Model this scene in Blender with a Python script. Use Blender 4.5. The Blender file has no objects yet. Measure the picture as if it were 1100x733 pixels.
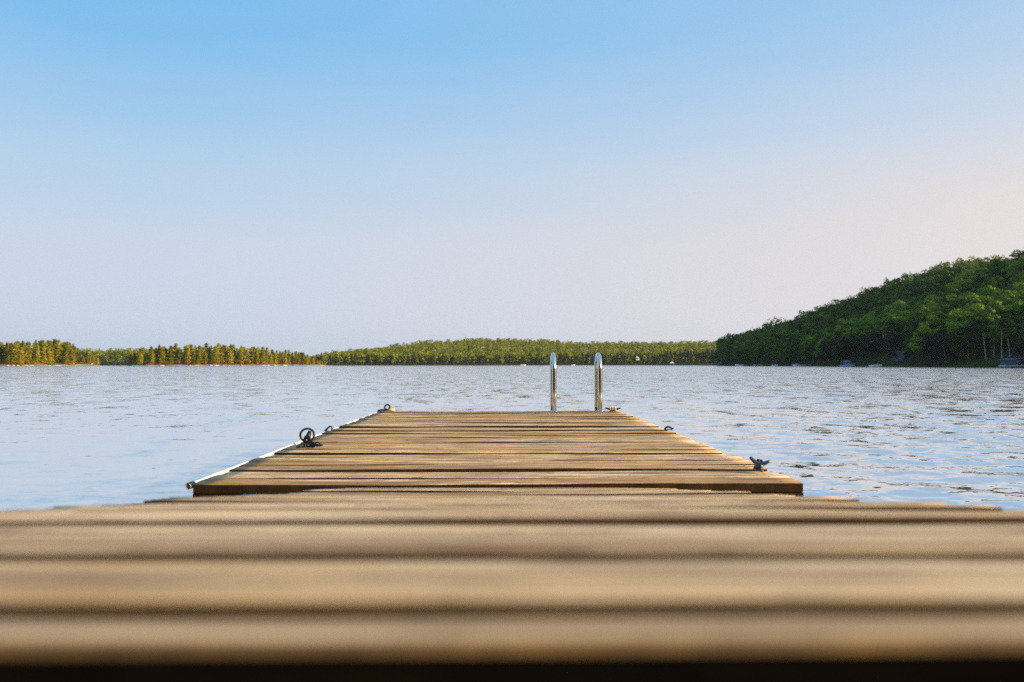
import bpy, bmesh, math, random
import numpy as np
from mathutils import Vector, Matrix

R = math.radians
rnd = random.Random(7)
rng = np.random.default_rng(11)
SC = bpy.context.scene
COL = SC.collection

# ------------------------------------------------------------------ constants
CAM_Z = 0.875            # camera above the water
F = 850.0                # focal length in photo pixels (1100 wide)
VX, HY = 537.0, 392.0    # where the dock's axis and the horizon sit in the photo
SUN_AZ, SUN_EL = 110.0, 16.0   # clockwise from the dock's axis, degrees

def at(px, py, d):
    return ((px - VX) / F * d, d, CAM_Z + (HY - py) / F * d)

def sstep(t):
    t = np.clip(t, 0, 1)
    return t * t * (3 - 2 * t)

# ------------------------------------------------------------------ object helpers
def link(name, me, parent=None, mats=(), loc=(0, 0, 0), rot=(0, 0, 0)):
    o = bpy.data.objects.new(name, me)
    COL.objects.link(o)
    for m in mats:
        me.materials.append(m)
    o.location = loc
    o.rotation_euler = rot
    if parent is not None:
        o.parent = parent
    return o

def empty(name, label, cat, loc=(0, 0, 0), rot=(0, 0, 0), group=None, scale=None):
    o = bpy.data.objects.new(name, None)
    COL.objects.link(o)
    o.empty_display_size = 0.2
    o.location = loc
    o.rotation_euler = rot
    if scale is not None:
        o.scale = scale
    tag(o, label, cat, group)
    return o

def tag(o, label=None, cat=None, group=None, kind=None):
    if label: o['label'] = label
    if cat: o['category'] = cat
    if group: o['group'] = group
    if kind: o['kind'] = kind
    return o

def np_mesh(name, verts, faces, smooth=False, mat_idx=None, normals=None):
    """faces: (n,4) or (n,3) int array"""
    me = bpy.data.meshes.new(name)
    verts = np.asarray(verts, dtype=np.float32)
    faces = np.asarray(faces, dtype=np.int32)
    n, k = faces.shape
    me.vertices.add(len(verts))
    me.vertices.foreach_set('co', verts.ravel())
    me.loops.add(n * k)
    me.loops.foreach_set('vertex_index', faces.ravel())
    me.polygons.add(n)
    me.polygons.foreach_set('loop_start', np.arange(0, n * k, k, dtype=np.int32))
    if smooth:
        me.polygons.foreach_set('use_smooth', np.ones(n, dtype=bool))
    if mat_idx is not None:
        me.polygons.foreach_set('material_index', np.asarray(mat_idx, dtype=np.int32))
    me.update(calc_edges=True)
    if normals is not None:
        me.polygons.foreach_set('use_smooth', np.ones(n, dtype=bool))
        me.normals_split_custom_set_from_vertices(np.ascontiguousarray(normals, dtype=np.float32))
    else:
        me.validate()
    return me

def bm_mesh(name, bm, smooth=False):
    me = bpy.data.meshes.new(name)
    bmesh.ops.recalc_face_normals(bm, faces=bm.faces)
    if smooth:
        for f in bm.faces: f.smooth = True
    bm.to_mesh(me)
    bm.free()
    return me

def add_box(bm, c, s, bevel=0.0, rot=None, mi=0):
    M = Matrix.Translation(c)
    if rot is not None: M = M @ rot
    r = bmesh.ops.create_cube(bm, size=1.0)
    vs = r['verts']
    bmesh.ops.scale(bm, vec=s, verts=vs)
    fs = list({f for v in vs for f in v.link_faces})
    if bevel > 0:
        es = list({e for v in vs for e in v.link_edges})
        rb = bmesh.ops.bevel(bm, geom=es, offset=bevel, segments=2, affect='EDGES', profile=0.5)
        vs = list({v for f in rb['faces'] for v in f.verts} | {v for v in vs if v.is_valid})
        fs = list({f for v in vs for f in v.link_faces})
    bmesh.ops.transform(bm, matrix=M, verts=vs)
    for f in fs: f.material_index = mi

def add_tube(bm, pts, radii, seg=12, cap=True, mi=0, closed=False):
    pts = [Vector(p) for p in pts]
    n = len(pts)
    if not hasattr(radii, '__len__'): radii = [radii] * n
    rings = []
    up = None
    for i, p in enumerate(pts):
        if closed:
            t = (pts[(i + 1) % n] - pts[i - 1]).normalized()
        else:
            t = (pts[min(i + 1, n - 1)] - pts[max(i - 1, 0)]).normalized()
        if up is None:
            a = Vector((0, 0, 1)) if abs(t.z) < 0.9 else Vector((1, 0, 0))
            up = (a - t * a.dot(t)).normalized()
        else:
            up = (up - t * up.dot(t)).normalized()
        b = t.cross(up)
        rings.append([bm.verts.new(p + (up * math.cos(q) + b * math.sin(q)) * radii[i])
                      for q in (2 * math.pi * k / seg for k in range(seg))])
    m = n if closed else n - 1
    for i in range(m):
        a, b = rings[i], rings[(i + 1) % n]
        for k in range(seg):
            f = bm.faces.new((a[k], a[(k + 1) % seg], b[(k + 1) % seg], b[k]))
            f.material_index = mi
            f.smooth = True
    if cap and not closed:
        for r_ in (rings[0], rings[-1]):
            f = bm.faces.new(r_); f.material_index = mi

# ------------------------------------------------------------------ materials
class NT:
    def __init__(self, tree): self.t = tree
    def n(self, typ, **kw):
        nd = self.t.nodes.new(typ)
        for k, v in kw.items(): setattr(nd, k, v)
        return nd
    def l(self, a, b): self.t.links.new(a, b)
    def math(self, op, a, b=None, c=None, clamp=False):
        nd = self.n('ShaderNodeMath', operation=op); nd.use_clamp = clamp
        for i, v in enumerate((a, b, c)):
            if v is None: continue
            if isinstance(v, (int, float)): nd.inputs[i].default_value = v
            else: self.l(v, nd.inputs[i])
        return nd.outputs[0]
    def mix(self, fac, a, b, blend='MIX'):
        nd = self.n('ShaderNodeMix', data_type='RGBA', blend_type=blend)
        nd.clamp_factor = True
        for s, v in ((nd.inputs['Factor'], fac), (nd.inputs[6], a), (nd.inputs[7], b)):
            if isinstance(v, (int, float)): s.default_value = v
            elif isinstance(v, tuple): s.default_value = v if len(v) == 4 else (*v, 1)
            else: self.l(v, s)
        return nd.outputs[2]
    def ramp(self, fac, stops, interp='LINEAR'):
        nd = self.n('ShaderNodeValToRGB'); cr = nd.color_ramp; cr.interpolation = interp
        while len(cr.elements) < len(stops): cr.elements.new(0.5)
        for e, (p, c) in zip(cr.elements, stops):
            e.position = p
            e.color = (c, c, c, 1) if isinstance(c, (int, float)) else (*c, 1)
        if fac is not None: self.l(fac, nd.inputs[0])
        return nd.outputs[0]
    def noise(self, vec, scale=1.0, detail=4, rough=0.55, dist=0.0):
        nd = self.n('ShaderNodeTexNoise')
        nd.inputs['Scale'].default_value = scale; nd.inputs['Detail'].default_value = detail
        nd.inputs['Roughness'].default_value = rough; nd.inputs['Distortion'].default_value = dist
        if vec is not None: self.l(vec, nd.inputs['Vector'])
        return nd.outputs['Fac']
    def mapping(self, vec, scale=(1, 1, 1), loc=(0, 0, 0)):
        nd = self.n('ShaderNodeMapping')
        nd.inputs['Scale'].default_value = scale; nd.inputs['Location'].default_value = loc
        self.l(vec, nd.inputs['Vector'])
        return nd.outputs[0]

def new_mat(name):
    m = bpy.data.materials.new(name); m.use_nodes = True
    m.node_tree.nodes.clear()
    t = NT(m.node_tree)
    out = t.n('ShaderNodeOutputMaterial')
    b = t.n('ShaderNodeBsdfPrincipled')
    t.l(b.outputs[0], out.inputs['Surface'])
    return m, t, b, out

def setp(b, **kw):
    names = dict(rough='Roughness', metal='Metallic', spec='Specular IOR Level', ior='IOR', coat='Coat Weight')
    for k, v in kw.items(): b.inputs[names[k]].default_value = v

def simple_mat(name, col, rough=0.6, metal=0.0, vary=0.25, scale=6.0, spec=0.4, bump=0.0):
    m, t, b, out = new_mat(name)
    tc = t.n('ShaderNodeTexCoord')
    f = t.noise(tc.outputs['Object'], scale, 5)
    dark = tuple(c * (1 - vary) for c in col); light = tuple(min(1, c * (1 + vary)) for c in col)
    t.l(t.ramp(f, [(0.3, dark), (0.7, light)]), b.inputs['Base Color'])
    setp(b, rough=rough, metal=metal, spec=spec)
    if bump:
        bp = t.n('ShaderNodeBump'); bp.inputs['Strength'].default_value = bump; bp.inputs['Distance'].default_value = 0.01
        t.l(f, bp.inputs['Height']); t.l(bp.outputs[0], b.inputs['Normal'])
    return m

def wood_mat(name, stops, dark=(0.10, 0.055, 0.022), rough=0.72, bleach=0.35):
    m, t, b, out = new_mat(name)
    tc = t.n('ShaderNodeTexCoord'); oi = t.n('ShaderNodeObjectInfo')
    off = t.n('ShaderNodeVectorMath', operation='ADD')
    cmb = t.n('ShaderNodeCombineXYZ')
    for i, k in enumerate((37.0, 91.0, 53.0)):
        t.l(t.math('MULTIPLY', oi.outputs['Random'], k), cmb.inputs[i])
    t.l(tc.outputs['Object'], off.inputs[0]); t.l(cmb.outputs[0], off.inputs[1])
    v = off.outputs[0]
    grain = t.noise(t.mapping(v, (1.1, 42, 30)), 1.0, 7, 0.62, 0.35)
    fine = t.noise(t.mapping(v, (2.6, 190, 60)), 1.0, 4, 0.6)
    blotch = t.noise(t.mapping(v, (1.7, 5.5, 3)), 1.0, 5, 0.6)
    crack = t.noise(t.mapping(v, (0.9, 75, 12)), 1.0, 3, 0.5, 0.15)
    hue = t.noise(t.mapping(v, (2.2, 14, 3), (5, 3, 1)), 1.0, 3, 0.5)
    base = t.ramp(oi.outputs['Random'], stops, 'LINEAR')
    # grey bleaching and golden streaks along the grain
    c = t.mix(t.math('MULTIPLY', t.ramp(blotch, [(0.40, 0.0), (0.68, 1.0)]), bleach), base, (0.67, 0.585, 0.46))
    c = t.mix(t.math('MULTIPLY', t.ramp(hue, [(0.50, 0.0), (0.70, 1.0)]), 0.85), c, (0.52, 0.28, 0.06))
    wash = t.noise(t.mapping(v, (2.0, 19, 3), (9, 2, 4)), 1.0, 4, 0.6, 0.3)
    c = t.mix(t.ramp(wash, [(0.38, 0.95), (0.48, 0.0)]), c, (0.21, 0.12, 0.06))
    c = t.mix(t.ramp(wash, [(0.53, 0.0), (0.66, 0.75)]), c, (0.80, 0.67, 0.48))
    c = t.mix(t.ramp(grain, [(0.38, 0.95), (0.50, 0.0)]), c, (0.19, 0.105, 0.04))
    c = t.mix(t.ramp(fine, [(0.34, 0.75), (0.50, 0.0)]), c, (0.19, 0.115, 0.06))
    ck = t.ramp(crack, [(0.0, 1.0), (0.29, 1.0), (0.34, 0.0)])
    c = t.mix(1.0, c, (1.06, 1.03, 0.98), 'MULTIPLY')
    c = t.mix(ck, c, dark)
    stain = t.noise(t.mapping(v, (9, 17, 3), (2, 7, 1)), 1.0, 5, 0.65, 0.4)
    c = t.mix(t.ramp(stain, [(0.52, 0.0), (0.66, 0.8)]), c, (0.22, 0.135, 0.075))
    # knots
    vo = t.n('ShaderNodeTexVoronoi'); vo.inputs['Scale'].default_value = 1.0
    t.l(t.mapping(v, (1.3, 5.2, 1.0)), vo.inputs['Vector'])
    kn = t.ramp(vo.outputs['Distance'], [(0.0, 1.0), (0.055, 0.9), (0.10, 0.0)])
    sel = t.math('GREATER_THAN', t.n('ShaderNodeSeparateColor').outputs[0], 0.5)
    sc_ = sel.node.inputs[0].links[0].from_node
    t.l(vo.outputs['Color'], sc_.inputs[0])
    c = t.mix(t.math('MULTIPLY', kn, sel), c, (0.075, 0.035, 0.013))
    t.l(c, b.inputs['Base Color'])
    setp(b, rough=rough, spec=0.25)
    h = t.math('ADD', t.math('MULTIPLY', grain, 0.7), t.math('MULTIPLY', fine, 0.3))
    h = t.math('SUBTRACT', h, t.math('MULTIPLY', ck, 0.6))
    bp = t.n('ShaderNodeBump'); bp.inputs['Strength'].default_value = 0.85; bp.inputs['Distance'].default_value = 0.006
    t.l(h, bp.inputs['Height']); t.l(bp.outputs[0], b.inputs['Normal'])
    return m

def leaf_mat(name, dark, mid, light, scale, obj_var=0.5, trans=0.25):
    m, t, b, out = new_mat(name)
    geo = t.n('ShaderNodeNewGeometry'); oi = t.n('ShaderNodeObjectInfo')
    f1 = t.noise(t.mapping(geo.outputs['Position'], (1, 1, 0.6)), scale, 2, 0.5)
    f2 = t.noise(geo.outputs['Position'], scale * 9, 2, 0.6)
    f = t.math('ADD', t.math('MULTIPLY', f1, 0.80), t.math('MULTIPLY', f2, 0.20))
    f = t.math('ADD', f, t.math('MULTIPLY', t.math('SUBTRACT', oi.outputs['Random'], 0.5), 0.28 * obj_var))
    c = t.ramp(f, [(0.30, dark), (0.5, mid), (0.70, light)])
    t.l(c, b.inputs['Base Color'])
    setp(b, rough=0.65, spec=0.2)
    tr = t.n('ShaderNodeBsdfTranslucent')
    t.l(t.mix(0.35, c, (0.16, 0.15, 0.02)), tr.inputs['Color'])
    ms = t.n('ShaderNodeMixShader'); ms.inputs[0].default_value = trans
    t.l(b.outputs[0], ms.inputs[1]); t.l(tr.outputs[0], ms.inputs[2]); t.l(ms.outputs[0], out.inputs['Surface'])
    return m

M = {}
M['float_wood'] = wood_mat('weathered deck boards', [
    (0.0, (0.30, 0.165, 0.05)), (0.12, (0.66, 0.49, 0.28)), (0.25, (0.48, 0.30, 0.12)), (0.37, (0.76, 0.61, 0.41)),
    (0.5, (0.34, 0.19, 0.055)), (0.62, (0.66, 0.50, 0.29)), (0.75, (0.50, 0.33, 0.15)), (0.88, (0.75, 0.61, 0.42)), (1.0, (0.52, 0.36, 0.18))])
M['ramp_wood'] = wood_mat('bleached ramp boards', [
    (0.0, (0.60, 0.41, 0.20)), (0.3, (0.68, 0.51, 0.31)), (0.6, (0.55, 0.36, 0.155)), (1.0, (0.65, 0.47, 0.26))], bleach=0.55)
M['beam_wood'] = simple_mat('dark wet framing timber', (0.016, 0.009, 0.004), 0.85, 0, 0.5, 9, spec=0.15, bump=0.5)
M['nail'] = simple_mat('rusty nail heads', (0.06, 0.038, 0.025), 0.6, 0.6, 0.4, 60)
M['iron'] = simple_mat('black weathered iron', (0.022, 0.022, 0.024), 0.42, 0.55, 0.4, 40, bump=0.2)
M['galv'] = simple_mat('galvanised cleat metal', (0.13, 0.155, 0.19), 0.38, 0.85, 0.35, 45, bump=0.15)
M['steel'] = simple_mat('polished stainless tube', (0.66, 0.65, 0.62), 0.15, 1.0, 0.10, 22)
M['vinyl'] = simple_mat('white vinyl edging', (0.66, 0.65, 0.62), 0.45, 0, 0.06, 9)
M['rubber'] = simple_mat('black hollow end', (0.015, 0.014, 0.013), 0.7, 0, 0.3, 40)
M['lip'] = simple_mat('black end shade strip', (0.004, 0.003, 0.002), 1.0, 0, 0.3, 40, spec=0.0)  # black tone stands in for shade on the ramp's end
M['side_wood'] = simple_mat('weathered edges darkened as gap shade', (0.022, 0.012, 0.005), 0.9, 0, 0.6, 13, spec=0.12, bump=0.5)  # near-black tone puts the shade of the board gaps into the edges
M['fade_edge'] = simple_mat('brown fade into end shade', (0.16, 0.09, 0.03), 0.85, 0, 0.5, 14, spec=0.15, bump=0.4)  # brown strip paints a fade into the shaded front edge
M['rope'] = simple_mat('tan rope', (0.50, 0.38, 0.19), 0.85, 0, 0.3, 160, bump=0.6)
M['foam'] = simple_mat('black float drum plastic', (0.02, 0.02, 0.022), 0.5, 0, 0.3, 8)
M['leaf_broad'] = leaf_mat('broad leaves', (0.008, 0.036, 0.002), (0.06, 0.165, 0.006), (0.17, 0.27, 0.014), 0.16, 1.7)
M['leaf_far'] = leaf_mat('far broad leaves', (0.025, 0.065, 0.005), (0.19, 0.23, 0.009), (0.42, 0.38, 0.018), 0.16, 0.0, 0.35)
M['leaf_pine'] = leaf_mat('pine needles', (0.035, 0.055, 0.006), (0.26, 0.25, 0.010), (0.50, 0.43, 0.022), 0.45, 1.0, 0.4)
M['leaf_shade'] = leaf_mat('shade dark leaves', (0.003, 0.010, 0.005), (0.008, 0.021, 0.010), (0.020, 0.042, 0.014), 0.3, 0.6, 0.1)  # foliage coloured dark to stand in for shade at the hill feet
M['bark'] = simple_mat('grey brown bark', (0.085, 0.062, 0.045), 0.9, 0, 0.4, 3, bump=0.5)
M['bark_pine'] = simple_mat('reddish pine bark', (0.15, 0.085, 0.050), 0.9, 0, 0.4, 3, bump=0.5)
M['birch'] = simple_mat('white birch bark', (0.50, 0.48, 0.45), 0.7, 0, 0.25, 4)
M['granite'] = simple_mat('pink shoreline granite', (0.42, 0.27, 0.20), 0.85, 0, 0.35, 0.8, bump=0.6)
M['white_paint'] = simple_mat('white paint', (0.78, 0.78, 0.77), 0.5, 0, 0.08, 3)
M['hull_white'] = simple_mat('white hull', (0.80, 0.80, 0.80), 0.3, 0, 0.05, 3)
M['blue_cloth'] = simple_mat('blue canvas', (0.10, 0.22, 0.42), 0.8, 0, 0.2, 3)
M['blue_wall'] = simple_mat('blue grey boards', (0.05, 0.075, 0.105), 0.75, 0, 0.2, 2)
M['brown_roof'] = simple_mat('brown shingles', (0.15, 0.075, 0.045), 0.85, 0, 0.3, 5)
M['dark_roof'] = simple_mat('dark shingles', (0.05, 0.05, 0.055), 0.85, 0, 0.3, 5)
M['glass'] = simple_mat('dark window glass', (0.02, 0.025, 0.03), 0.08, 0, 0.2, 2, spec=0.6)
M['grey_paint'] = simple_mat('grey dock planks', (0.36, 0.34, 0.31), 0.8, 0, 0.25, 3)

def ground_mat():
    m, t, b, out = new_mat('forest floor and shore rock')
    geo = t.n('ShaderNodeNewGeometry')
    sp = t.n('ShaderNodeSeparateXYZ'); t.l(geo.outputs['Position'], sp.inputs[0])
    n1 = t.noise(geo.outputs['Position'], 0.25, 5); n2 = t.noise(geo.outputs['Position'], 0.06, 4)
    green = t.ramp(n1, [(0.3, (0.018, 0.030, 0.008)), (0.7, (0.06, 0.075, 0.020))])
    rock = t.ramp(n1, [(0.3, (0.20, 0.125, 0.085)), (0.7, (0.44, 0.29, 0.21))])
    h = t.math('ADD', sp.outputs['Z'], t.math('MULTIPLY', t.math('SUBTRACT', n2, 0.5), -7.0))
    t.l(t.mix(t.ramp(t.math('MULTIPLY', h, 0.25), [(0.28, 0.0), (0.42, 1.0)]), rock, green), b.inputs['Base Color'])
    setp(b, rough=0.9, spec=0.2)
    bp = t.n('ShaderNodeBump'); bp.inputs['Strength'].default_value = 0.8; bp.inputs['Distance'].default_value = 0.6
    t.l(n1, bp.inputs['Height']); t.l(bp.outputs[0], b.inputs['Normal'])
    return m
def forest_floor_mat():
    m, t, b, out = new_mat('forest floor')
    geo = t.n('ShaderNodeNewGeometry')
    n1 = t.noise(geo.outputs['Position'], 0.2, 6)
    t.l(t.ramp(n1, [(0.3, (0.012, 0.022, 0.006)), (0.7, (0.045, 0.062, 0.016))]), b.inputs['Base Color'])
    setp(b, rough=0.95, spec=0.1)
    bp = t.n('ShaderNodeBump'); bp.inputs['Strength'].default_value = 1; bp.inputs['Distance'].default_value = 1.5
    t.l(n1, bp.inputs['Height']); t.l(bp.outputs[0], b.inputs['Normal'])
    return m
M['ground'] = ground_mat()
M['floor'] = forest_floor_mat()

def water_mat():
    m, t, b, out = new_mat('lake water')
    geo = t.n('ShaderNodeNewGeometry')
    p = geo.outputs['Position']
    b.inputs['Base Color'].default_value = (0.60, 0.63, 0.65, 1)
    setp(b, rough=0.04, ior=1.6, spec=0.5, metal=0.68)
    ln = t.n('ShaderNodeVectorMath', operation='LENGTH'); t.l(p, ln.inputs[0])
    sp = t.n('ShaderNodeSeparateXYZ'); t.l(p, sp.inputs[0])
    # choppier to the right, where the breeze reaches; gusts leave streaks and ticks
    ang = t.math('ARCTAN2', sp.outputs['X'], sp.outputs['Y'])
    chop = t.ramp(t.math('ADD', t.math('MULTIPLY', ang, 0.7), 0.5), [(0.15, 0.42), (0.50, 0.6), (0.62, 0.95), (0.85, 1.25)])
    patch = t.ramp(t.noise(t.mapping(p, (0.012, 0.03, 1)), 1.0, 4, 0.6), [(0.35, 0.7), (0.65, 1.25)])
    tick = t.ramp(t.noise(t.mapping(p, (1.1, 0.26, 1)), 1.0, 5, 0.7, 0.4), [(0.36, 0.55), (0.52, 0.85), (0.66, 1.5)])
    amp = t.math('MULTIPLY', t.math('MULTIPLY', chop, patch), tick)
    far = t.ramp(t.math('DIVIDE', ln.outputs['Value'], 100.0), [(0.03, 0.68), (0.25, 0.85), (0.8, 1.0)])
    amp = t.math('MULTIPLY', amp, far)
    tot = None
    for scale, sx, k in ((1.0, 3.0, 0.36), (2.2, 0.8, 0.50), (7.0, 0.9, 0.50), (22.0, 1.0, 0.30)):
        nd = t.n('ShaderNodeTexNoise'); nd.inputs['Scale'].default_value = scale; nd.inputs['Detail'].default_value = 2
        nd.inputs['Distortion'].default_value = 0.3
        t.l(t.mapping(p, (sx, 0.75 if scale == 1.0 else 1.6, 1)), nd.inputs['Vector'])
        sb = t.n('ShaderNodeVectorMath', operation='SUBTRACT'); t.l(nd.outputs['Color'], sb.inputs[0]); sb.inputs[1].default_value = (0.5, 0.5, 0.5)
        ml = t.n('ShaderNodeVectorMath', operation='MULTIPLY'); t.l(sb.outputs[0], ml.inputs[0]); ml.inputs[1].default_value = (k * 0.7, k * 1.3, 0)
        if tot is None: tot = ml.outputs[0]
        else:
            ad = t.n('ShaderNodeVectorMath', operation='ADD'); t.l(tot, ad.inputs[0]); t.l(ml.outputs[0], ad.inputs[1]); tot = ad.outputs[0]
    ad = t.n('ShaderNodeVectorMath', operation='ADD'); t.l(tot, ad.inputs[0]); ad.inputs[1].default_value = (0, -0.078, 0); tot = ad.outputs[0]   # wavelets lean with the breeze
    tl = t.n('ShaderNodeVectorMath', operation='SCALE'); t.l(tot, tl.inputs[0]); t.l(amp, tl.inputs['Scale'])
    ad = t.n('ShaderNodeVectorMath', operation='ADD'); t.l(geo.outputs['Normal'], ad.inputs[0]); t.l(tl.outputs[0], ad.inputs[1])
    nm = t.n('ShaderNodeVectorMath', operation='NORMALIZE'); t.l(ad.outputs[0], nm.inputs[0])
    t.l(nm.outputs[0], b.inputs['Normal']); t.l(nm.outputs[0], b.inputs['Coat Normal'])
    b.inputs['Coat Weight'].default_value = 1.0; b.inputs['Coat Roughness'].default_value = 0.06; b.inputs['Coat IOR'].default_value = 1.7
    t.l(t.ramp(t.math('DIVIDE', ln.outputs['Value'], 400.0), [(0.01, 0.04), (0.15, 0.08), (1.0, 0.12)]), b.inputs['Roughness'])
    return m
M['water'] = water_mat()

# ------------------------------------------------------------------ water
def build_water():
    fine = np.linspace(R(-56), R(56), 1000)
    coarse = np.linspace(R(56), R(304), 60)[1:-1]
    ang = np.concatenate([fine, coarse])
    rr = [0.5]
    while rr[-1] < 140: rr.append(rr[-1] * 1.0075)
    while rr[-1] < 16000: rr.append(rr[-1] * 1.09)
    rr = np.array(rr)
    A, Rr = np.meshgrid(ang, rr)
    X = Rr * np.sin(A); Y = Rr * np.cos(A)
    cell = np.maximum(Rr * 0.0075, Rr * R(112) / 1000 * 1.0)
    Z = np.zeros_like(X)
    g = np.random.default_rng(5)
    # breeze from the right front: crests run from upper left to lower right
    amp = 0.34 + 0.9 * sstep((np.sin(A) + 0.15) / 0.75)
    gust = 0.75 + 0.35 * np.sin(X * 0.19 + 1.3 * np.sin(Y * 0.06)) * np.sin(Y * 0.11 + 0.8) + 0.25 * np.sin(X * .05 - Y * .035)
    for i in range(84):
        lam = 0.09 * (1.2 / 0.09) ** (g.random() ** 1.1)
        th = R(252) + g.normal(0, 0.50)
        k = 2 * math.pi / lam
        a = 0.0032 * lam / math.sqrt(1 + (lam / 0.5) ** 2) * (0.6 + 0.8 * g.random())
        att = sstep((lam / cell - 3.0) / 3.0)
        ph = k * (X * math.cos(th) + Y * math.sin(th)) + g.random() * 6.283
        s = np.sin(ph)
        Z += a * att * (s + 0.22 * np.cos(2 * ph))
    Z *= amp * np.clip(gust, 0.35, 1.4)
    edge = 1 - sstep((np.abs(A) - R(50)) / R(6))
    Z *= np.where(A > math.pi, 0, edge)
    nr, na = X.shape
    V = np.stack([X, Y, Z], -1).reshape(-1, 3)
    i = np.arange(nr - 1)[:, None] * na; j = np.arange(na)[None]
    j2 = (j + 1) % na
    Fc = np.stack([i + j, i + na + j, i + na + j2, i + j2], -1).reshape(-1, 4)[:, ::-1]
    me = np_mesh('lake_water', V, Fc, smooth=True)
    tag(link('lake_water', me, None, [M['water']]), kind='structure', label='rippled blue grey lake water around the wooden dock')
build_water()

# ------------------------------------------------------------------ boards
def board_mesh(length, width, thick, seed, end_jit=0.0, nails=(), seg=26, wear=1.0, nose=0.0):
    g = np.random.default_rng(seed)
    w2 = width / 2
    ys = np.array([-1, -0.985, -0.94, -0.86, -0.7, -0.5, -0.3, -0.1, 0.1, 0.3, 0.5, 0.7, 0.86, 0.94, 0.985, 1.0]) * w2
    rise = np.array([-.0032, -.0012, -.0003, 0, 0, 0, 0, 0, 0, 0, 0, 0, 0, -.0003, -.0012, -.0032])
    groove = g.normal(0, 0.0005 * wear, len(ys)); cup = g.normal(0, 0.0012 * wear)
    groove[:2] = 0; groove[-2:] = 0
    top = rise + groove + cup * (ys / w2) ** 2
    if nose:      # rounded front edge
        q_ = np.clip((-w2 + nose - ys) / nose, 0, 1)
        top = top - nose * (1 - np.sqrt(1 - 0.98 * q_ ** 2))
    xs = np.linspace(-0.5, 0.5, seg + 1)
    x0 = -length / 2 + g.normal(0, end_jit); x1 = length / 2 + g.normal(0, end_jit)
    X = x0 + (xs + 0.5) * (x1 - x0)
    wav = 0.0024 * wear * np.sin(X * g.uniform(1.5, 4) + g.uniform(0, 6)) + 0.0006 * wear * np.sin(X * g.uniform(5, 10) + g.uniform(0, 6))
    bow = 0.0012 * wear * np.sin(X * g.uniform(1, 3) + g.uniform(0, 6))
    m = len(ys)
    rows = []
    for i, x in enumerate(X):
        edge_drop = -0.0003 if i in (0, seg) else 0
        pin = 0.001 * (1 if i == 0 else -1 if i == seg else 0)
        tp = np.stack([np.full(m, x), ys + bow[i], top + wav[i] + edge_drop], 1)
        bt = np.array([[x, w2 + bow[i], -thick], [x, -w2 + bow[i], -thick]])
        rows.append(np.vstack([tp, bt]))
    k = m + 2
    V = np.vstack(rows)
    Fc = []
    for i in range(seg):
        for j in range(k):
            a = i * k + j; b_ = i * k + (j + 1) % k
            Fc.append((a, a + k, b_ + k, b_))
    bm = bmesh.new()
    vs = [bm.verts.new(v) for v in V]
    for n_, f in enumerate(Fc):
        fc = bm.faces.new([vs[q] for q in f])
        j = n_ % k
        fc.smooth = 0 < j < m - 2
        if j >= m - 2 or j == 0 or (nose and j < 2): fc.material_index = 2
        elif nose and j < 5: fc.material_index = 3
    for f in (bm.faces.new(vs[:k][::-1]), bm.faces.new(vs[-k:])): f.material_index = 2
    for (nx, ny) in nails:
        c = Vector((nx + g.normal(0, 0.006), ny + g.normal(0, 0.004), 0.0004 + float(np.interp(nx, X, wav))))
        ring = [bm.verts.new(c + Vector((0.005 * math.cos(q), 0.005 * math.sin(q), 0))) for q in (k2 * math.pi / 4 for k2 in range(8))]
        low = [bm.verts.new(v.co + Vector((0, 0, -0.006))) for v in ring]
        f = bm.faces.new(ring); f.material_index = 1
        for q in range(8):
            f = bm.faces.new((ring[q], low[q], low[(q + 1) % 8], ring[(q + 1) % 8])); f.material_index = 1
    return bm_mesh('board', bm)

# ------------------------------------------------------------------ the swimming float
DECK_Z = CAM_Z - 0.475
FY0, FY1 = 3.18, 8.07
HALF = 1.22
flt = empty('wooden_dock', 'wide floating wooden dock reaching into the lake with white edging on its left side', 'dock', (0, (FY0 + FY1) / 2, 0))
def fl(y): return y - (FY0 + FY1) / 2
n_b = 34
pitch = (FY1 - FY0) / n_b
for i in range(n_b):
    y = FY0 + pitch * (i + 0.5)
    gap = rnd.choice([0.003, 0.004, 0.005, 0.006, 0.009])
    w = pitch - gap
    nl = [(x, s * w * 0.27) for x in (-1.14, -0.57, 0.0, 0.57, 1.14) for s in (-1, 1) if rnd.random() < (0.55 if abs(x) != 0.57 else 0.3)]
    me = board_mesh(2 * HALF, w, 0.036, 100 + i, 0.002, nl)
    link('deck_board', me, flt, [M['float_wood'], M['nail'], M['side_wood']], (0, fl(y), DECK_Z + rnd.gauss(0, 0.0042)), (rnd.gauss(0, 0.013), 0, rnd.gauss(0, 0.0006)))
bz = DECK_Z - 0.0385
def beam(name, c, s, mat='beam_wood', par=flt, bev=0.006):
    bm = bmesh.new(); add_box(bm, (0, 0, 0), s, bev)
    return link(name, bm_mesh(name, bm), par, [M[mat]], c)
bd = 0.19
beam('frame_beam', (0.0, fl(FY0 + 0.03), bz - bd / 2), (2 * HALF + 0.012, 0.045, bd))
beam('frame_beam', (0.0, fl(FY1 - 0.03), bz - bd / 2), (2 * HALF + 0.012, 0.045, bd))
for x in (-HALF + 0.03, -0.57, 0.57, HALF - 0.03):
    beam('frame_beam', (x, 0, bz - bd / 2), (0.045, FY1 - FY0 - 0.11, bd))
for x in (-0.85, 0.85):
    bm = bmesh.new(); add_box(bm, (0, 0, 0), (0.62, FY1 - FY0 - 0.5, 0.36), 0.05)
    link('float_drum', bm_mesh('float_drum', bm), flt, [M['foam']], (x, 0, bz - bd - 0.1765))
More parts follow.
